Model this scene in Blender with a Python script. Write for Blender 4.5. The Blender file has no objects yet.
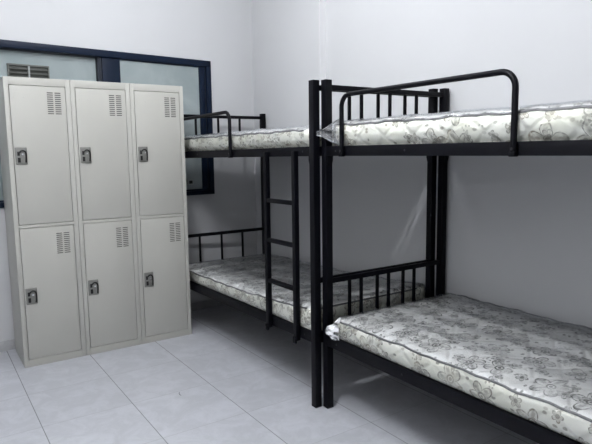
import bpy, bmesh, math, random
from mathutils import Vector, Matrix, noise
random.seed(7)
SC = bpy.context.scene
COL = SC.collection
PI = math.pi

# ------------------------------------------------------------------ node helpers
class NT:
    def __init__(self, mat):
        self.nt = mat.node_tree; self.n = self.nt.nodes; self.l = self.nt.links
    def add(self, t, **kw):
        nd = self.n.new(t)
        for k, v in kw.items(): setattr(nd, k, v)
        return nd
    def put(self, sock, v):
        if isinstance(v, bpy.types.NodeSocket): self.l.new(v, sock)
        else: sock.default_value = v
    def m(self, op, a, b=None, c=None, clamp=False):
        nd = self.add('ShaderNodeMath', operation=op, use_clamp=clamp)
        self.put(nd.inputs[0], a)
        if b is not None: self.put(nd.inputs[1], b)
        if c is not None: self.put(nd.inputs[2], c)
        return nd.outputs[0]
    def v(self, op, a, b=None):
        nd = self.add('ShaderNodeVectorMath', operation=op)
        self.put(nd.inputs[0], a)
        if b is not None: self.put(nd.inputs[1], b)
        return nd.outputs['Value'] if op in ('LENGTH', 'DOT_PRODUCT') else nd.outputs[0]
    def sep(self, a):
        nd = self.add('ShaderNodeSeparateXYZ'); self.put(nd.inputs[0], a); return nd.outputs
    def comb(self, x, y, z=0.0):
        nd = self.add('ShaderNodeCombineXYZ')
        for s, q in zip(nd.inputs, (x, y, z)): self.put(s, q)
        return nd.outputs[0]
    def mix(self, fac, a, b):
        nd = self.add('ShaderNodeMix', data_type='RGBA')
        self.put(nd.inputs[0], fac); self.put(nd.inputs[6], a); self.put(nd.inputs[7], b)
        return nd.outputs[2]
    def noise(self, vec, scale, detail=3, rough=.5, dist=0.0):
        nd = self.add('ShaderNodeTexNoise'); self.put(nd.inputs['Vector'], vec)
        nd.inputs['Scale'].default_value = scale; nd.inputs['Detail'].default_value = detail
        nd.inputs['Roughness'].default_value = rough; nd.inputs['Distortion'].default_value = dist
        return nd.outputs
    def ramp(self, fac, a, b, lo=0.0, hi=1.0):
        nd = self.add('ShaderNodeMapRange', interpolation_type='SMOOTHSTEP')
        self.put(nd.inputs[0], fac)
        for i, q in zip((1, 2, 3, 4), (a, b, lo, hi)): nd.inputs[i].default_value = q
        return nd.outputs[0]
    def bump(self, h, strength, dist):
        nd = self.add('ShaderNodeBump'); self.put(nd.inputs['Height'], h)
        nd.inputs['Strength'].default_value = strength; nd.inputs['Distance'].default_value = dist
        return nd.outputs[0]

def mat(name, col, rough=.5, metal=0.0, spec=.5, var=.0, vscale=6.0, bump=0.0, bscale=150.0, bdist=.002):
    mt = bpy.data.materials.new(name); mt.use_nodes = True
    t = NT(mt); p = t.n['Principled BSDF']
    c = (*col, 1)
    tc = t.add('ShaderNodeTexCoord').outputs['Object']
    if var:
        nz = t.noise(tc, vscale, 4)[0]
        f = t.ramp(nz, .3, .7)
        c = t.mix(f, (*[q*(1-var) for q in col], 1), (*[min(1, q*(1+var)) for q in col], 1))
    t.put(p.inputs['Base Color'], c)
    p.inputs['Roughness'].default_value = rough; p.inputs['Metallic'].default_value = metal
    p.inputs['Specular IOR Level'].default_value = spec
    if bump:
        t.put(p.inputs['Normal'], t.bump(t.noise(tc, bscale, 2)[0], bump, bdist))
    return mt

M = {}
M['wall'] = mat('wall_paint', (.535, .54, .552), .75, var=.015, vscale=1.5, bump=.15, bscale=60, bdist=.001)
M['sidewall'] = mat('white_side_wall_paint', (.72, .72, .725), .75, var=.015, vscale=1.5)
M['ceiling'] = mat('ceiling_paint', (.80, .80, .80), .8, var=.01)
M['black'] = mat('black_powder_coat', (.0014, .0015, .0034), .48, spec=.15, var=.15, vscale=20, bump=.08, bscale=400, bdist=.0005)
M['bolt'] = mat('dark_bolt_steel', (.06, .06, .065), .35, metal=.8, var=.1)
M['locker'] = mat('locker_grey_paint', (.398, .393, .362), .42, spec=.4, var=.02, vscale=3, bump=.05, bscale=300, bdist=.0004)
M['slot'] = mat('louvre_shadow_slot', (.06, .06, .058), .8, var=.1)
M['lockplate'] = mat('lock_plate_grey', (.20, .20, .185), .38, metal=.35, var=.06, vscale=30)
M['lockdark'] = mat('lock_handle_dark', (.008, .008, .008), .35, metal=.2, var=.1)
M['chrome'] = mat('key_knob_chrome', (.75, .75, .75), .2, metal=.9, var=.05)
M['navy'] = mat('navy_window_frame', (.0015, .008, .025), .42, spec=.25, var=.08, vscale=8)
M['navydark'] = mat('dark_sash_channel', (.006, .010, .020), .55, var=.1)
M['vent'] = mat('olive_grey_louvre', (.12, .125, .115), .5, metal=.3, var=.1)
M['ventlight'] = mat('pale_louvre_trim', (.34, .36, .36), .5, var=.05)
M['skirt'] = mat('grey_tile_skirting', (.42, .42, .43), .3, var=.12, vscale=12)
M['deck'] = mat('bunk_deck_board', (.05, .05, .055), .6, var=.15, vscale=10)
M['piping'] = mat('grey_mattress_piping', (.13, .13, .135), .6, var=.15, vscale=40)
M['scuff'] = mat('dark_scuff', (.12, .12, .13), .7, var=.2, vscale=60)

# frosted window glass: hazy sheet with soft streaks
def glass_mat():
    mt = bpy.data.materials.new('frosted_window_glass'); mt.use_nodes = True
    t = NT(mt); p = t.n['Principled BSDF']
    tc = t.add('ShaderNodeTexCoord').outputs['Object']
    nz = t.noise(tc, 2.2, 4, .55, .6)[0]
    c = t.mix(t.ramp(nz, .3, .75), (.255, .30, .305, 1), (.34, .38, .385, 1))
    t.put(p.inputs['Base Color'], c)
    p.inputs['Roughness'].default_value = .12; p.inputs['Specular IOR Level'].default_value = .6
    t.put(p.inputs['Normal'], t.bump(t.noise(tc, 9, 2)[0], .06, .004))
    return mt
M['glass'] = glass_mat()

# marble-look floor tiles with thin joints
TILE, TX0, TY0 = .4635, -1.3006, .2187
def floor_mat():
    mt = bpy.data.materials.new('marble_floor_tiles'); mt.use_nodes = True
    t = NT(mt); p = t.n['Principled BSDF']
    pos = t.add('ShaderNodeNewGeometry').outputs['Position']
    s = t.sep(pos)
    def cell(c, o):
        q = t.m('DIVIDE', t.m('SUBTRACT', c, o), TILE)
        return t.m('MULTIPLY', t.m('ABSOLUTE', t.m('SUBTRACT', q, t.m('ROUND', q))), TILE), t.m('FLOOR', q)
    dx, ix = cell(s[0], TX0); dy, iy = cell(s[1], TY0)
    lx = t.ramp(dx, .0012, .0030, 1, 0); ly = t.ramp(dy, .0010, .0026, .42, 0)
    wn = t.add('ShaderNodeTexWhiteNoise', noise_dimensions='2D'); t.put(wn.inputs[0], t.comb(ix, iy))
    off = t.v('ADD', pos, t.v('SCALE', wn.outputs['Color']))
    off.node.inputs[1].links[0].from_node.inputs['Scale'].default_value = 7.0
    n1 = t.noise(off, 7.5, 6, .66, .8)[0]
    n2 = t.noise(off, 14, 4, .6, 2.2)[0]
    vein = t.ramp(t.m('ABSOLUTE', t.m('SUBTRACT', n2, .5)), 0.0, .05, 1, 0)
    f = t.m('ADD', t.ramp(n1, .35, .68), t.m('MULTIPLY', vein, -.22), clamp=True)
    c = t.mix(f, (.42, .43, .46, 1), (.49, .50, .535, 1))
    tone = t.m('MULTIPLY', t.m('SUBTRACT', wn.outputs['Value'], .5), .06)
    hs = t.add('ShaderNodeHueSaturation'); t.put(hs.inputs['Color'], c); t.put(hs.inputs['Value'], t.m('ADD', tone, 1.0))
    line = t.m('MAXIMUM', lx, ly)
    c = t.mix(t.m('MULTIPLY', line, .85), hs.outputs[0], (.17, .17, .175, 1))
    t.put(p.inputs['Base Color'], c)
    t.put(p.inputs['Roughness'], t.ramp(line, 0, 1, .30, .8))
    p.inputs['Specular IOR Level'].default_value = .35
    t.put(p.inputs['Normal'], t.bump(t.m('SUBTRACT', 1.0, line), .3, .0015))
    return mt
M['floor'] = floor_mat()

# floral quilted ticking, drawn in metres in the mesh's UV map
def ticking_mat():
    mt = bpy.data.materials.new('floral_mattress_ticking'); mt.use_nodes = True
    t = NT(mt); p = t.n['Principled BSDF']
    uv0 = t.add('ShaderNodeUVMap').outputs[0]
    wob = t.noise(uv0, 16, 2)[1]
    uv = t.v('ADD', uv0, t.v('MULTIPLY', t.v('SUBTRACT', wob, (.5, .5, .5)), (.014, .014, 0)))
    brk = t.ramp(t.noise(uv0, 75, 2, .6)[0], .34, .54, .45, 1.0)
    def flowers(scale, R, petals, rnd, thr, lw, fill):
        vo = t.add('ShaderNodeTexVoronoi', voronoi_dimensions='2D', feature='F1')
        t.put(vo.inputs['Vector'], uv); vo.inputs['Scale'].default_value = scale
        vo.inputs['Randomness'].default_value = rnd
        loc = t.v('SUBTRACT', uv, vo.outputs['Position']); s = t.sep(loc)
        r = t.v('LENGTH', t.comb(s[0], s[1])); cs = t.sep(vo.outputs['Color'])
        th = t.m('ADD', t.m('ARCTAN2', s[1], s[0]), t.m('MULTIPLY', cs[0], 6.283))
        size = t.m('MULTIPLY_ADD', cs[2], .3, .85)
        lobe = t.m('ABSOLUTE', t.m('COSINE', t.m('MULTIPLY', th, petals/2)))
        lob2 = t.m('POWER', lobe, .8)
        Rp = t.m('MULTIPLY', t.m('MULTIPLY_ADD', lob2, .60*R, .40*R), size)
        edge = t.ramp(t.m('ABSOLUTE', t.m('SUBTRACT', r, Rp)), lw*.5, lw*1.5, 1, 0)
        inside = t.ramp(t.m('SUBTRACT', r, Rp), -.003, .0, 1, 0)
        rib = t.m('MULTIPLY', t.ramp(lobe, .80, .97, 0, .55), inside)
        ring = t.ramp(t.m('ABSOLUTE', t.m('SUBTRACT', r, .24*R)), lw*.5, lw*1.3, 1, 0)
        dot = t.ramp(r, .09*R, .15*R, 1, 0)
        core = t.ramp(r, .28*R, .32*R, 0, 1)
        shade = t.m('MULTIPLY', t.m('MULTIPLY', inside, t.ramp(t.m('DIVIDE', r, Rp), .30, .95, fill, .05)), core)
        a = t.m('MAXIMUM', t.m('MULTIPLY', t.m('MAXIMUM', edge, t.m('MULTIPLY', rib, core)), brk), t.m('MAXIMUM', ring, dot))
        a = t.m('MAXIMUM', a, shade)
        return t.m('MULTIPLY', a, t.m('GREATER_THAN', cs[1], thr))
    big = flowers(5.9, .064, 5, .45, .10, .0040, .30)
    sm = flowers(13, .023, 5, .9, .50, .0026, .5)
    # leaf sprigs and sprays of dots
    lv = t.add('ShaderNodeTexVoronoi', voronoi_dimensions='2D', feature='F1')
    t.put(lv.inputs['Vector'], t.v('ADD', t.v('MULTIPLY', uv, (1.3, 2.0, 1)), (3.3, 1.7, 0)))
    lv.inputs['Scale'].default_value = 19; lv.inputs['Randomness'].default_value = 1
    lc = t.sep(lv.outputs['Color'])
    leaf = t.m('MULTIPLY', t.ramp(lv.outputs['Distance'], .16, .30, .75, 0), t.m('GREATER_THAN', lc[0], .74))
    dv = t.add('ShaderNodeTexVoronoi', voronoi_dimensions='2D', feature='F1')
    t.put(dv.inputs['Vector'], uv); dv.inputs['Scale'].default_value = 62; dv.inputs['Randomness'].default_value = .8
    dots = t.m('MULTIPLY', t.ramp(dv.outputs['Distance'], .22, .36, .8, 0), t.ramp(t.noise(t.v('ADD', uv0, (5, 5, 0)), 8.5, 1)[0], .60, .64))
    pat = t.m('MAXIMUM', t.m('MAXIMUM', big, sm), t.m('MAXIMUM', leaf, dots))
    fade = t.ramp(t.noise(uv0, 7, 3)[0], .28, .6, .55, 1.0)
    pat = t.m('MULTIPLY', pat, fade)
    base = t.mix(t.ramp(t.noise(uv0, 5, 3)[0], .35, .65), (.97, .965, .86, 1), (1.0, .995, .92, 1))
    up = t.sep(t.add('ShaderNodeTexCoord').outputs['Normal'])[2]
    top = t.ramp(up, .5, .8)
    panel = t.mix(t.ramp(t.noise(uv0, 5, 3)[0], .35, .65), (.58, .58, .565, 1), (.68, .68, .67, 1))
    base = t.mix(top, base, panel)  # greyer top fabric; the sides' stronger light is also painted into the colour
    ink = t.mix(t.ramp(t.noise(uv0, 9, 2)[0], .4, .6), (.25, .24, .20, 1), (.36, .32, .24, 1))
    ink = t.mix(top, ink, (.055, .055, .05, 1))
    c = t.mix(t.m('MULTIPLY', pat, .97), base, ink)
    t.put(p.inputs['Base Color'], c); p.inputs['Roughness'].default_value = .55
    # diamond quilting
    s = t.sep(uv0)
    def diag(sg):
        q = t.m('MULTIPLY', t.m('ADD', t.m('MULTIPLY', s[0], 1.0), t.m('MULTIPLY', s[1], sg*1.35)), 5.6)
        d = t.m('ABSOLUTE', t.m('SUBTRACT', t.m('FRACT', q), .5))
        return t.ramp(d, 0.0, .16, 0, 1)
    h = t.m('ADD', t.m('MULTIPLY', diag(1), diag(-1)), t.m('MULTIPLY', t.noise(uv0, 40, 2)[0], .25))
    t.put(p.inputs['Normal'], t.bump(h, .9, .007))
    return mt
M['ticking'] = ticking_mat()

def plastic_mat(name, haze, bscale, bstr, milk=.85):
    mt = bpy.data.materials.new(name); mt.use_nodes = True
    t = NT(mt); t.n.remove(t.n['Principled BSDF']); out = t.n['Material Output']
    tc = t.add('ShaderNodeTexCoord').outputs['Object']
    st = t.v('MULTIPLY', tc, (1.0, .55, 1.3))
    h = t.m('ADD', t.noise(st, bscale, 4, .55, 1.2)[0], t.m('MULTIPLY', t.noise(st, bscale*3.3, 2, .5, .8)[0], .35))
    nrm = t.bump(h, bstr, .012)
    tr = t.add('ShaderNodeBsdfTransparent'); tr.inputs[0].default_value = (.97, .975, .98, 1)
    gl = t.add('ShaderNodeBsdfGlossy'); gl.inputs['Roughness'].default_value = .12; t.put(gl.inputs['Normal'], nrm)
    gl.inputs['Color'].default_value = (.95, .97, 1, 1)
    df = t.add('ShaderNodeBsdfDiffuse'); df.inputs[0].default_value = (milk, milk*1.005, milk*1.02, 1); t.put(df.inputs['Normal'], nrm)
    fr = t.add('ShaderNodeFresnel'); fr.inputs[0].default_value = 1.45; t.put(fr.inputs['Normal'], nrm)
    mx = t.add('ShaderNodeMixShader'); t.put(mx.inputs[0], t.m('MULTIPLY', t.ramp(t.noise(st, bscale*.7, 3, .5, 1)[0], .3, .75), haze)); t.l.new(tr.outputs[0], mx.inputs[1]); t.l.new(df.outputs[0], mx.inputs[2])
    m2 = t.add('ShaderNodeMixShader'); t.put(m2.inputs[0], t.m('MULTIPLY', fr.outputs[0], .9, clamp=True)); t.l.new(mx.outputs[0], m2.inputs[1]); t.l.new(gl.outputs[0], m2.inputs[2])
    t.l.new(m2.outputs[0], out.inputs[0])
    return mt
M['plastic'] = plastic_mat('clear_plastic_film', .08, 11, .8)
M['gather'] = plastic_mat('gathered_plastic_film', .38, 14, .12, .8)
M['bunch'] = plastic_mat('bunched_plastic_film', 1.15, 30, .4, .92)

# ------------------------------------------------------------------ mesh helpers
def box(bm, x0, x1, y0, y1, z0, z1, bev=.0, seg=2):
    t = bmesh.new()
    bmesh.ops.create_cube(t, size=1)
    bmesh.ops.scale(t, vec=(x1-x0, y1-y0, z1-z0), verts=t.verts)
    bmesh.ops.translate(t, vec=((x0+x1)/2, (y0+y1)/2, (z0+z1)/2), verts=t.verts)
    if bev: bmesh.ops.bevel(t, geom=t.edges[:], offset=bev, segments=seg, affect='EDGES', profile=.6)
    merge(bm, t)
def merge(bm, t):
    me = bpy.data.meshes.new('tmp'); t.to_mesh(me); t.free(); bm.from_mesh(me); bpy.data.meshes.remove(me)
def tube(bm, pts, r, n=12, closed=False, caps=True):
    pts = [Vector(p) for p in pts]; N = len(pts)
    rings = []; nrm = None
    for i, p in enumerate(pts):
        if closed: d = (pts[(i+1) % N]-pts[i-1]).normalized()
        elif i == 0: d = (pts[1]-p).normalized()
        elif i == N-1: d = (p-pts[i-1]).normalized()
        else: d = ((pts[i+1]-p).normalized()+(p-pts[i-1]).normalized()).normalized()
        if nrm is None:
            a = Vector((0, 0, 1)) if abs(d.z) < .9 else Vector((1, 0, 0))
            nrm = (a-d*a.dot(d)).normalized()
        else: nrm = (nrm-d*nrm.dot(d)).normalized()
        b = d.cross(nrm)
        rings.append([bm.verts.new(p+nrm*math.cos(2*PI*k/n)*r+b*math.sin(2*PI*k/n)*r) for k in range(n)])
    last = N if closed else N-1
    for i in range(last):
        A, Bq = rings[i], rings[(i+1) % N]
        for k in range(n): bm.faces.new((A[k], A[(k+1) % n], Bq[(k+1) % n], Bq[k]))
    if caps and not closed:
        bm.faces.new(rings[0][::-1]); bm.faces.new(rings[-1])
def cyl(bm, p0, p1, r, n=14): tube(bm, [p0, p1], r, n)
def arc(c, r, a0, a1, n, fx):    # fx maps (u,v) -> point
    return [fx(c[0]+r*math.cos(a0+(a1-a0)*k/n), c[1]+r*math.sin(a0+(a1-a0)*k/n)) for k in range(n+1)]
def obj(name, bm, m, parent=None, smooth=True, angle=40):
    bmesh.ops.recalc_face_normals(bm, faces=bm.faces[:])
    me = bpy.data.meshes.new(name); bm.to_mesh(me); bm.free()
    if smooth:
        for f in me.polygons: f.use_smooth = True
        me.set_sharp_from_angle(angle=math.radians(angle))
    me.materials.append(M[m] if isinstance(m, str) else m)
    o = bpy.data.objects.new(name, me); COL.objects.link(o)
    if parent: o.parent = parent
    return o
def empty(name, loc, rotz=0.0):
    o = bpy.data.objects.new(name, None); COL.objects.link(o)
    o.location = loc; o.rotation_euler = (0, 0, rotz); o.empty_display_size = .1
    return o
def tag(o, label, cat, group=None):
    o['label'] = label; o['category'] = cat
    if group: o['group'] = group
    return o
def struct(o, label=None):
    o['kind'] = 'structure'
    if label: o['label'] = label
    return o
def copy_tree(o, parent=None):
    c = o.copy(); COL.objects.link(c)
    if parent: c.parent = parent
    for ch in list(o.children): copy_tree(ch, c)
    return c
def bx(*a, bev=0.0, seg=2):
    bm = bmesh.new(); box(bm, *a, bev=bev, seg=seg); return bm

# ------------------------------------------------------------------ room shell
XN, XF, YS = .925, .872, 1.23         # right wall (near), its thicker far stretch, the step
XL, YB, ZC = -2.5, -3.7, 3.10
AW = math.atan(.2/2.17)               # the window wall is slightly out of square
W0 = Vector((-1.3, 2.05, 0))
struct(obj('floor', bx(XL-.3, 1.3, YB-.3, 2.7, -.1, 0), 'floor'), 'pale grey marble look floor tiles with thin dark joints')
struct(obj('ceiling', bx(XL-.3, 1.3, YB-.3, 2.7, ZC, ZC+.1), 'ceiling'))
bm = bmesh.new(); box(bm, XN, 1.3, YB-.2, YS, 0, ZC); box(bm, XF, 1.3, YS, 2.6, 0, ZC)
struct(obj('wall_right', bm, 'wall', smooth=False), 'white painted wall behind the bunks with a shallow step')
struct(obj('wall_left', bx(XL-.3, XL, YB-.2, 2.6, 0, ZC), 'sidewall', smooth=False))
struct(obj('wall_back', bx(XL-.3, 1.3, YB-.3, YB, 0, ZC), 'wall', smooth=False))
M['lit_step'] = mat('lit_step_face', (.68, .68, .69), .5, var=.005)  # step face of the wall; its bright light is put into the colour
struct(obj('lit_step_1', bx(XF-.001, XN+.002, YS-.006, YS-.0002, 0, ZC-.001), 'lit_step', smooth=False), 'vertical face where the wall steps back, its light painted in')
# window wall in its own frame: u along the wall, v into the wall
WU0, WU1, WZ0, WZ1 = -.62, 1.732, 1.012, 2.146
ww = empty('wall_window', W0, AW); struct(ww)
bm = bmesh.new()
box(bm, -1.5, WU0, 0, .2, 0, ZC); box(bm, WU1, 2.19, 0, .2, 0, ZC)
box(bm, WU0, WU1, 0, .2, 0, WZ0); box(bm, WU0, WU1, 0, .2, WZ1, ZC); box(bm, WU0-.02, WU1+.02, .19, .25, WZ0-.02, WZ1+.02)
obj('wall_far', bm, 'wall', ww, smooth=False)
ww.name = 'wall_far_side'
bb = empty('baseboard_far', W0, AW); struct(bb, 'grey tile skirting along the foot of the window wall')
k = 0; u = -1.45
while u < 2.1:
    u1 = min(u+.4635, 2.15)
    obj('skirting_tile', bx(u+.001, u1-.001, -.010, -.0005, .0, .072, bev=.0015), 'skirt', bb); u += .4635
sk = empty('baseboard_right', (0, 0, 0)); struct(sk)
obj('skirting_strip', bx(XN-.0095, XN-.0005, YB+.01, YS-.01, 0, .072, bev=.0015), 'skirt', sk)

# window: navy frame, two sashes, frosted panes, louvre
wn = empty('window_1', W0, AW); struct(wn, 'navy framed sliding window with two frosted panes above the lockers')
F = -.018
bm = bmesh.new()
for a in ((WU0, WU1, WZ1-.050, WZ1), (WU0, WU1, WZ0, WZ0+.036), (WU0, WU0+.05, WZ0, WZ1), (WU1-.045, WU1, WZ0, WZ1)):
    box(bm, a[0], a[1], F, .10, a[2], a[3], bev=.003)
obj('window_frame', bm, 'navy', wn)
bm = bmesh.new()     # inner channel strips
box(bm, WU1-.055, WU1-.045, .0, .09, WZ0+.03, WZ1-.05); box(bm, .768, .800, .012, .09, WZ0+.03, WZ1-.05)
box(bm, WU0+.05, WU1-.045, .015, .09, WZ1-.056, WZ1-.048)
obj('sash_channel', bm, 'navydark', wn)
def sash(u0, u1, y0, y1, wl, wr, wb, wt):
    bm = bmesh.new()
    z0, z1 = WZ0+.036, WZ1-.050
    box(bm, u0, u0+wl, y0, y1, z0, z1, bev=.003); box(bm, u1-wr, u1, y0, y1, z0, z1, bev=.003)
    box(bm, u0+wl, u1-wr, y0, y1, z0, z0+wb, bev=.002); box(bm, u0+wl, u1-wr, y0, y1, z1-wt, z1, bev=.002)
    s = obj('sash', bm, 'navy', wn)
    obj('glass_pane', bx(u0+wl-.008, u1-wr+.008, y0+.012, y0+.018, z0+wb-.008, z1-wt+.008), 'glass', s)
    return s
sash(WU0+.05, .865, .040, .07, .05, .085, .012, .006)
rs = sash(.800, WU1-.055, .000, .035, .138, .05, .014, .008)
bm = bmesh.new(); box(bm, 1.478, 1.530, -.012, .012, 1.103, 1.147, bev=.004)
lt = obj('window_latch', bm, 'ventlight', wn)
obj('latch_recess', bx(1.488, 1.520, -.0135, -.0115, 1.112, 1.138), 'lockdark', lt)
# louvre in left pane
bm = bmesh.new()
U0, U1, Z0, Z1 = .152, .424, 1.74, 2.000
for a in ((U0, U1, Z1-.010, Z1), (U0, U1, Z0, Z0+.010), (U0, U0+.008, Z0, Z1), (U1-.008, U1, Z0, Z1)):
    box(bm, a[0], a[1], .030, .052, a[2], a[3])
box(bm, U0, U1, .046, .052, Z0, Z1)
vg = obj('louvre_vent', bm, 'vent', wn, smooth=False)
obj('divider', bx((U0+U1)/2-.005, (U0+U1)/2+.005, .026, .047, Z0+.01, Z1-.01), 'ventlight', vg)
z = Z1-.030
while z > Z0+.02:
    t = bx(U0+.008, U1-.008, -.013, .013, -.0025, .0025)
    bmesh.ops.rotate(t, cent=(0, 0, 0), matrix=Matrix.Rotation(math.radians(40), 3, 'X'), verts=t.verts)
    bmesh.ops.translate(t, vec=(0, .037, z), verts=t.verts)
    obj('slat', t, 'vent', vg); z -= .028

# small scuff on a floor tile
bm = bmesh.new()
tube(bm, [(-.545+.034*math.cos(a), .635+.045*math.sin(a), .0006) for a in [PI*.75+k*.14 for k in range(9)]], .0016, 6)
fl = bpy.data.objects['floor']; obj('scuff_mark', bm, 'scuff', fl)

# ------------------------------------------------------------------ bunk bed
L, Wd, H, PS = 2.02, .907, 1.728, .040
ZU0, ZU1, ZL0, ZL1 = 1.348, 1.397, .349, .407
def make_bunk():
    root = empty('bunk_bed', (0, 0, 0))
    corners = [(0, 0), (Wd-PS, 0), (0, L-PS), (Wd-PS, L-PS)]
    for x, y in corners:
        p = obj('post', bx(x, x+PS, y, y+PS, .004, H, bev=.0025), 'black', root)
        obj('foot_cap', bx(x-.0005, x+PS+.0005, y-.0005, y+PS+.0005, 0, .012, bev=.003), 'black', p)
        # flared weld gussets below the upper rails
        g = bmesh.new(); sy = 1 if y < 1 else -1; yb = y+PS if y < 1 else y
        for yy, s2 in ((yb, sy),):
            vs = [g.verts.new((xx, yy+s2*dy, zz)) for xx in (x+.004, x+PS-.004) for dy, zz in ((0, ZU0), (.011, ZU0), (.011, ZU0-.02), (0, ZU0-.055))]
            for f in ((0, 1, 2, 3), (7, 6, 5, 4), (0, 4, 5, 1), (1, 5, 6, 2), (2, 6, 7, 3), (3, 7, 4, 0)): g.faces.new([vs[i] for i in f])
        obj('gusset', g, 'black', p, smooth=False)
    for z0, z1 in ((ZU0, ZU1), (ZL0, ZL1)):
        for x0, x1 in ((.002, .030), (Wd-.030, Wd-.002)):
            r = obj('side_rail', bx(x0, x1, PS-.001, L-PS+.001, z0, z1, bev=.002), 'black', root)
            if x0 < .1:
                for yb in (.10, L-.115, L/2+.42):
                    g = bmesh.new(); cyl(g, (x0-.002, yb, (z0+z1)/2), (x0+.003, yb, (z0+z1)/2), .0045, 10)
                    obj('bolt', g, 'bolt', r)
        for y0 in (.023, L-PS+.000):
            obj('end_rail', bx(PS-.001, Wd-PS+.001, y0, y0+.017, z0, z1, bev=.002), 'black', root)
        b = bmesh.new(); box(b, .030, Wd-.030, PS+.002, L-PS-.002, z0+.004, z0+.014)
        for kk in range(7):
            yy = .16+kk*.28; box(b, .030, Wd-.030, yy, yy+.03, z0-.0, z0+.004)
        obj('bunk_deck', b, 'deck', root, smooth=False)
    for y0 in (.0, L-PS):
        yc = y0+PS/2
        for zt, zb in ((1.704, ZU1), (.707, ZL1)):
            obj('end_top_rail', bx(PS-.001, Wd-PS+.001, yc-.011, yc+.011, zt-.026, zt, bev=.003), 'black', root)
            for xb in (.250, .4535, .657):
                obj('baluster', bx(xb-.0075, xb+.0075, yc-.0075, yc+.0075, zb-.002, zt-.024, bev=.002), 'black', root)
    # bent tube guard rail on the upper bunk
    ya, yb, zt, rb = L-PS-.138, L-PS-1.085, 1.637, .058
    fx = lambda u, v: (-.010, u, v)
    pts = [(-.010, ya, 1.350)]+arc((ya-rb, zt-rb), rb, 0, PI/2, 8, fx)+arc((yb+rb, zt-rb), rb, PI/2, PI, 8, fx)+[(-.010, yb, 1.350)]
    g = bmesh.new(); tube(g, pts, .0112, 14)
    gr = obj('guard_rail', g, 'black', root)
    for y in (ya, yb):
        g = bmesh.new(); box(g, -.022, .002, y-.013, y+.013, 1.345, 1.362, bev=.004)
        obj('rail_foot', g, 'black', gr)
        g = bmesh.new(); cyl(g, (-.023, y, 1.372), (-.019, y, 1.372), .005, 10)
        obj('bolt', g, 'bolt', gr)
    # ladder
    ld = empty('ladder', (0, 0, 0)); ld.parent = root
    for y in (.155, .449):
        obj('stringer', bx(-.0265, .0015, y-.015, y+.015, .340, 1.376, bev=.003), 'black', ld)
        obj('hook', bx(-.034, -.020, y-.012, y+.012, .325, .362, bev=.003), 'black', ld)
    for z in (1.099, .868, .627):
        obj('rung', bx(-.024, -.002, .169, .436, z-.012, z+.012, bev=.003), 'black', ld)
    return root
FX, FY = -.0470, .0430
near = make_bunk(); near.location = (0, -(L-PS), 0)
far = make_bunk(); far.location = (FX, FY, 0)
SAG = .0065          # the far bed stands a touch lower at its window end
def sag(root, y0, z0):
    def rec(o):
        for ch in o.children:
            if ch.type == 'MESH':
                for v in ch.data.vertices: v.co.z = (v.co.z+z0)*(1-SAG*max(0, v.co.y+y0))-z0
            rec(ch)
    rec(root)
sag(far, 0, 0)
def drop(me, y0):        # its lower bunk sags a little further towards the window
    for v in me.vertices: v.co.z += .008-.018*max(0, v.co.y+y0)
for ch in far.children:
    if ch.name.startswith(('side_rail', 'bunk_deck')) and max(v.co.z for v in ch.data.vertices) < .6:
        drop(ch.data, 0)
        for q in ch.children: drop(q.data, 0)
tag(near, 'black metal bunk bed nearest the camera, its lower end out of frame', 'bunk bed', 'black metal bunk beds')
tag(far, 'black metal bunk bed behind the lockers with a ladder up its side', 'bunk bed', 'black metal bunk beds')

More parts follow.
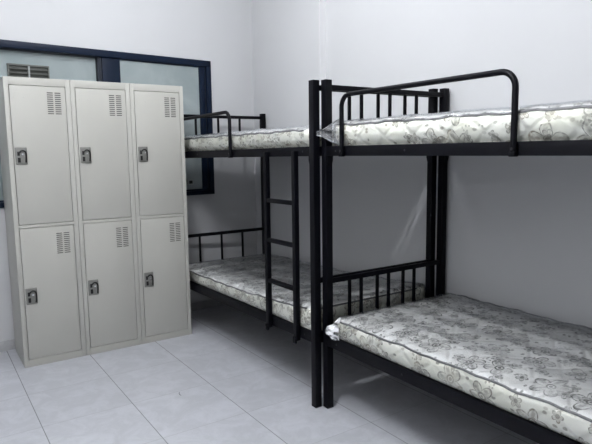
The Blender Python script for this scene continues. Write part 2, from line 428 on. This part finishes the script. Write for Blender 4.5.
# ------------------------------------------------------------------ mattresses
def make_mattress(ox, oy, zb, topf, seed, label, gather):
    """zb underside, topf(y) height of the top edge above the underside, y local 0..LM."""
    X0, X1, LM = .033, .873, L-2*PS-.045
    T = .125; r = .024
    root = empty('mattress', (ox, oy, zb))
    tag(root, label, 'mattress', 'plastic wrapped floral mattresses')
    def warp(p, puff=0.0):
        x, y, z = p
        k = topf(y)/T
        wv = .0022*math.sin(y*17+seed)+.0022*math.sin(y*37+seed*2.1)+.0012*math.sin(y*70+seed)
        tz = z/T
        e = min(x-X0, X1-x, y, LM-y)
        inn = max(0, min(1, e/.10)); inn = inn*inn*(3-2*inn)
        top = max(0.0, min(1.0, (tz-.5)*2))
        dome = .014*inn*top
        q = .004*inn*top*(math.sin((x+y)*17+seed)*math.sin((x-y)*17+.4*seed))
        sr = max(0, min(1, (z*k-.038)/.022)); sr = sr*sr*(3-2*sr)
        bul = sr*(.023+.006*math.sin(PI*max(0, min(1, (z*k-.04)/.11))))
        fx = 1-min(1, max(0, (x-X0)/.08)); gx = 1-min(1, max(0, (X1-x)/.08))
        xx = x-bul*fx+bul*gx*.6+fx*top*.004*math.sin(y*26+seed)
        return Vector((xx, y, z*k+(wv*tz*(1-.4*inn))+dome+q))
    def rounded(g, lo, hi, rr, fn):
        t = bmesh.new(); idx = {}
        nx, ny, nz = g
        def vert(i, j, k):
            key = (i, j, k)
            if key in idx: return idx[key]
            def sp(a, n):   # denser near the edges
                s = a/n; return .5-.5*math.cos(PI*s)*.35-(.5-s)*.65
            p = Vector((lo[0]+(hi[0]-lo[0])*sp(i, nx), lo[1]+(hi[1]-lo[1])*sp(j, ny), lo[2]+(hi[2]-lo[2])*k/nz))
            c = Vector([min(max(p[a], lo[a]+rr), hi[a]-rr) for a in range(3)])
            d = p-c
            if d.length > 1e-9:
                p = c+d.normalized()*min(rr, d.length if sum(abs(q) > 1e-6 for q in d) == 1 else rr)
            idx[key] = t.verts.new(fn(p)); return idx[key]
        def quad(*ks): t.faces.new([vert(*k) for k in ks])
        for i in range(nx):
            for j in range(ny):
                quad((i, j, 0), (i, j+1, 0), (i+1, j+1, 0), (i+1, j, 0)); quad((i, j, nz), (i+1, j, nz), (i+1, j+1, nz), (i, j+1, nz))
        for j in range(ny):
            for k in range(nz):
                quad((0, j, k), (0, j, k+1), (0, j+1, k+1), (0, j+1, k)); quad((nx, j, k), (nx, j+1, k), (nx, j+1, k+1), (nx, j, k+1))
        for i in range(nx):
            for k in range(nz):
                quad((i, 0, k), (i+1, 0, k), (i+1, 0, k+1), (i, 0, k+1)); quad((i, ny, k), (i, ny, k+1), (i+1, ny, k+1), (i+1, ny, k))
        return t
    t = rounded((30, 70, 6), (X0, 0, 0), (X1, LM, T), r, warp)
    bmesh.ops.recalc_face_normals(t, faces=t.faces[:]); t.normal_update()
    uvl = t.loops.layers.uv.new('UVMap')
    su = seed*.37
    for f in t.faces:
        n = f.normal; a = max(range(3), key=lambda q: abs(n[q]))
        if abs(n.z) > .62: a = 2
        for lp in f.loops:
            c = lp.vert.co
            lp[uvl].uv = (c.x+su, c.y+su) if a == 2 else ((c.y+su+.31, c.z+.045+su) if a == 0 else (c.x+su, c.z+su))
    obj('mattress_body', t, 'ticking', root, angle=80)
    # piping round top edge and bottom edge
    def loop(z, off, rc=.05, n=6):
        P = []
        a0, a1, b0, b1 = X0-off, X1+off, -off, LM+off
        def seg(p, q, m): return [(p[0]+(q[0]-p[0])*s/m, p[1]+(q[1]-p[1])*s/m) for s in range(m)]
        P += seg((a0+rc*.5, b0), (a1-rc*.5, b0), 14)+seg((a1, b0+rc*.5), (a1, b1-rc*.5), 60)
        P += seg((a1-rc*.5, b1), (a0+rc*.5, b1), 14)+seg((a0, b1-rc*.5), (a0, b0+rc*.5), 60)
        return [warp(Vector((x, y, z))) for x, y in P]
    for zz in (T-.009, .012):
        bm = bmesh.new(); tube(bm, loop(zz, -.003), .0050, 8, closed=True); obj('piping', bm, 'piping', root, angle=80)
    # film: slightly larger, crinkled
    def film(p):
        q = warp(p)
        s = Vector((q.x*7+seed*3, q.y*4.2, q.z*9))
        a = noise.noise(s)*.5+noise.noise(s*2.3)*.3+.35
        c = Vector(((X0+X1)/2, min(max(q.y, .3), LM-.3), .06))
        d = (q-c); d = Vector((d.x*.2, d.y*.25, d.z*2.0)).normalized() if p.z > T*.6 else Vector((d.x, d.y*.3, 0)).normalized()
        q = q+d*(.0035*a+.0015)
        if p.z < .03: q.z = max(q.z, .0015)
        q.z = max(q.z, .0005)
        return q
    pw = obj('plastic_wrap', rounded((44, 110, 8), (X0-.003, -.004, .0), (X1+.004, LM+.004, T+.004), .022, film), 'plastic', root, angle=80)
    # bunched end of the bag at the foot corner
    kind, tip, z0, z1 = gather
    bm = bmesh.new(); nr, nseg = 13, 44
    rings = []
    for a in range(nr):
        s = a/(nr-1); sh = (1-s)**(1.15 if kind == 'cone' else .8)
        ring = []
        for b in range(nseg):
            th = 2*PI*b/nseg
            pl = 1+((.05 if kind == 'cone' else .11)*math.sin(th*11+seed)*min(1, s*2.5)+(.03 if kind == 'cone' else .05)*math.sin(th*19+s*5)*s)
            w = (.045*sh+.0045)*pl; hh = ((z1-z0)/2*sh+.006)*pl
            if s > .86: w *= 1+.9*(s-.86)/.14; hh *= 1+.9*(s-.86)/.14
            base = Vector((.030, LM-.028, (z0+z1)/2))
            c = base.lerp(Vector(tip), s); 
            if kind != 'cone':
                c.z += .006*math.sin(s*9); pl2 = 1+.12*noise.noise(Vector((th*2, s*6, seed)))
                w *= pl2; hh *= pl2
            ring.append(bm.verts.new((c.x+w*math.cos(th)*.75, c.y+w*math.cos(th)*.45, c.z+hh*math.sin(th))))
        rings.append(ring)
    for a in range(nr-1):
        for b in range(nseg): bm.faces.new((rings[a][b], rings[a][(b+1) % nseg], rings[a+1][(b+1) % nseg], rings[a+1][b]))
    bm.faces.new(rings[-1])
    obj('plastic_gather', bm, 'gather' if kind == 'cone' else 'bunch', pw, angle=60)
    return root
LMt = L-2*PS-.045
YM = PS+.012
lo, up = ZL0+.0145, ZU0+.0145
cone = ('cone', (-.040, LMt+.078, .098), .036, .168)
lump = ('lump', (-.034, LMt+.022, .082), .028, .150)
tuck = ('lump', (.0, LMt+.012, .070), .026, .120)
ny = -(L-PS)
make_mattress(0, ny+YM-.022, up, lambda y: .146, 1.3, 'floral mattress in clear plastic on the upper bunk of the nearest bed', cone)
make_mattress(0, ny+YM-.022, lo, lambda y: .150, 2.6, 'floral mattress in crinkled clear plastic on the lower bunk of the nearest bed', lump)
m3 = make_mattress(FX, FY+YM, up, lambda y: .130+.012*y/LMt, 4.1, 'floral mattress on the upper bunk above the ladder, partly hidden by lockers', tuck)
m4 = make_mattress(FX, FY+YM, lo, lambda y: .172-.037*min(1, max(0, y)/.8)**.8, 5.7, 'floral mattress on the lower bunk behind the ladder and lockers', tuck)

sag(m3, YM, up); sag(m4, YM, lo)
for ch in m4.children:
    drop(ch.data, YM)
    for q in ch.children: drop(q.data, YM)
# ------------------------------------------------------------------ lockers
CW, LY0, LD, LH = .3878, 1.6017, .416, 1.85
def make_locker():
    root = empty('locker', (0, 0, 0))
    e = .0010
    bm = bmesh.new()
    x0, x1 = e, CW-e
    y0, y1 = 0, LD
    box(bm, x0, x0+.012, y0+.001, y1, 0, LH, bev=.0012); box(bm, x1-.012, x1, y0+.001, y1, 0, LH, bev=.0012)
    box(bm, x0, x1, y0+.001, y1, LH-.012, LH, bev=.0012); box(bm, x0+.01, x1-.01, y0+.03, y1-.004, 0.002, .03); box(bm, x0+.01, x1-.01, y1-.012, y1-.002, .01, LH-.01)
    box(bm, x0+.01, x1-.01, y0+.03, y1-.01, .915, .925)
    box(bm, x0, .028, y0, y0+.02, 0, LH, bev=.0015); box(bm, .358, x1, y0, y0+.02, 0, LH, bev=.0015)
    for za, zb in ((0, .047), (.911, .931), (1.803, LH)):
        box(bm, .027, .359, y0, y0+.02, za, zb, bev=.0012)
    obj('carcass', bm, 'locker', root)
    for z0, z1, lk, lv in ((.047, .911, .417, .725), (.931, 1.803, 1.314, 1.625)):
        g = .003
        d = obj('door', bx(.028+g, .358-g, -.0012, .018, z0+g, z1-g, bev=.0022), 'locker', root)
        # louvre slots: dark openings with a pressed lip over each
        bm = bmesh.new(); hd = bmesh.new()
        for c in (.245, .291):
            for k in range(11):
                z = lv+.004+k*.0130
                box(bm, c, c+.035, -.0017, -.0008, z, z+.0052)
                box(hd, c-.001, c+.036, -.0042, -.0010, z+.0052, z+.0075)
        lo_ = obj('louvre_slots', bm, 'slot', d, smooth=False); lo_['label'] = 'two columns of dark horizontal vent slots'
        obj('louvre_lips', hd, 'locker', d, smooth=False)
        # card holder pressed into the upper left
        bm = bmesh.new()
        zc = lv+.105
        box(bm, .048, .118, -.0019, -.001, zc+.030, zc+.0325)
        for xx in (.052, .106): box(bm, xx, xx+.010, -.0028, -.001, zc-.004, zc+.0015, bev=.0006)
        obj('card_holder', bm, 'locker', d)
        # lock: grey plate, dark curved grab, two dark slots, key knob
        q = bmesh.new(); box(q, .038, .105, -.010, -.001, lk, lk+.106, bev=.005, seg=3)
        lp = obj('lock_plate', q, 'lockplate', d); lp['label'] = 'grey metal lock plate with dark grab'
        q = bmesh.new()
        path = [(.080+.019*math.sin(a)-.0, -.0115, lk+.064+.022*math.cos(a)) for a in [-1.15+k*.28 for k in range(11)]]
        path = [p for p in path if p[2] > lk+.045]+[(.0985, -.0115, lk+.035), (.096, -.0115, lk+.012)]
        tube(q, path, .0052, 8)
        obj('lock_grab', q, 'lockdark', d)
        q = bmesh.new(); cyl(q, (.079, -.019, lk+.062), (.079, -.009, lk+.062), .0065, 16); cyl(q, (.079, -.022, lk+.062), (.079, -.018, lk+.062), .005, 12)
        obj('lock_knob', q, 'chrome', d)
        q = bmesh.new(); box(q, .049, .063, -.0112, -.0095, lk+.054, lk+.080, bev=.0006); box(q, .050, .066, -.0112, -.0095, lk+.012, lk+.042, bev=.0006)
        obj('lock_slot', q, 'lockdark', d)
    return root
labs = ['pale grey two door steel locker, leftmost of the row of three',
        'pale grey two door steel locker standing between two others',
        'pale grey two door steel locker beside the bunk bed']
l0 = make_locker()
for i in range(3):
    o = l0 if i == 0 else copy_tree(l0)
    o.location = (-1.2481+i*CW, LY0, 0)
    tag(o, labs[i], 'locker', 'grey steel lockers')

# ------------------------------------------------------------------ light
def area(name, loc, sx, sy, power, col=(1, 1, 1), rot=(0, 0, 0)):
    d = bpy.data.lights.new(name, 'AREA'); d.shape = 'RECTANGLE'; d.size = sx; d.size_y = sy; d.energy = power; d.color = col
    o = bpy.data.objects.new(name, d); COL.objects.link(o); o.location = loc; o.rotation_euler = rot
    return o
def bulb(name, loc, power, rad=.07, col=(.95, .97, 1.0)):
    d = bpy.data.lights.new(name, 'POINT'); d.energy = power; d.shadow_soft_size = rad; d.color = col
    o = bpy.data.objects.new(name, d); COL.objects.link(o); o.location = loc
    return o
for yy in (-.79, -.95):            # twin tube ceiling lamp, out of frame
    for k in range(4): bulb('ceiling_lamp', (-1.70+k*.18, yy, ZC-.09), 18.4, .012)
bulb('fill_light_far', (-.40, .70, ZC-.09), 37, .10)  # unseen fill light, added to lift the far walls
w = bpy.data.worlds.new('World'); SC.world = w; w.use_nodes = True
w.node_tree.nodes['Background'].inputs[0].default_value = (.8, .85, .9, 1); w.node_tree.nodes['Background'].inputs[1].default_value = .3

# ------------------------------------------------------------------ camera
pi_, ro, ya = .1255, -.0131, .5906
fw = Vector((math.sin(ya)*math.cos(pi_), math.cos(ya)*math.cos(pi_), -math.sin(pi_)))
r_ = Vector((math.cos(ya), -math.sin(ya), 0)); u_ = r_.cross(fw)
r2 = r_*math.cos(ro)+u_*math.sin(ro); u2 = -r_*math.sin(ro)+u_*math.cos(ro)
cd = bpy.data.cameras.new('camera'); cd.sensor_fit = 'HORIZONTAL'; cd.sensor_width = 36; cd.lens = 560.26*36/592; cd.clip_start = .05
co = bpy.data.objects.new('camera', cd); COL.objects.link(co)
co.matrix_world = Matrix(((r2.x, u2.x, -fw.x, -1.7196), (r2.y, u2.y, -fw.y, -2.2832), (r2.z, u2.z, -fw.z, 1.3734), (0, 0, 0, 1)))
SC.camera = co
SC.view_settings.view_transform = 'Standard'; SC.view_settings.look = 'None'
SC.view_settings.exposure = 0; SC.view_settings.gamma = .96
SC.cycles.max_bounces = 10; SC.cycles.diffuse_bounces = 6; SC.cycles.transparent_max_bounces = 16
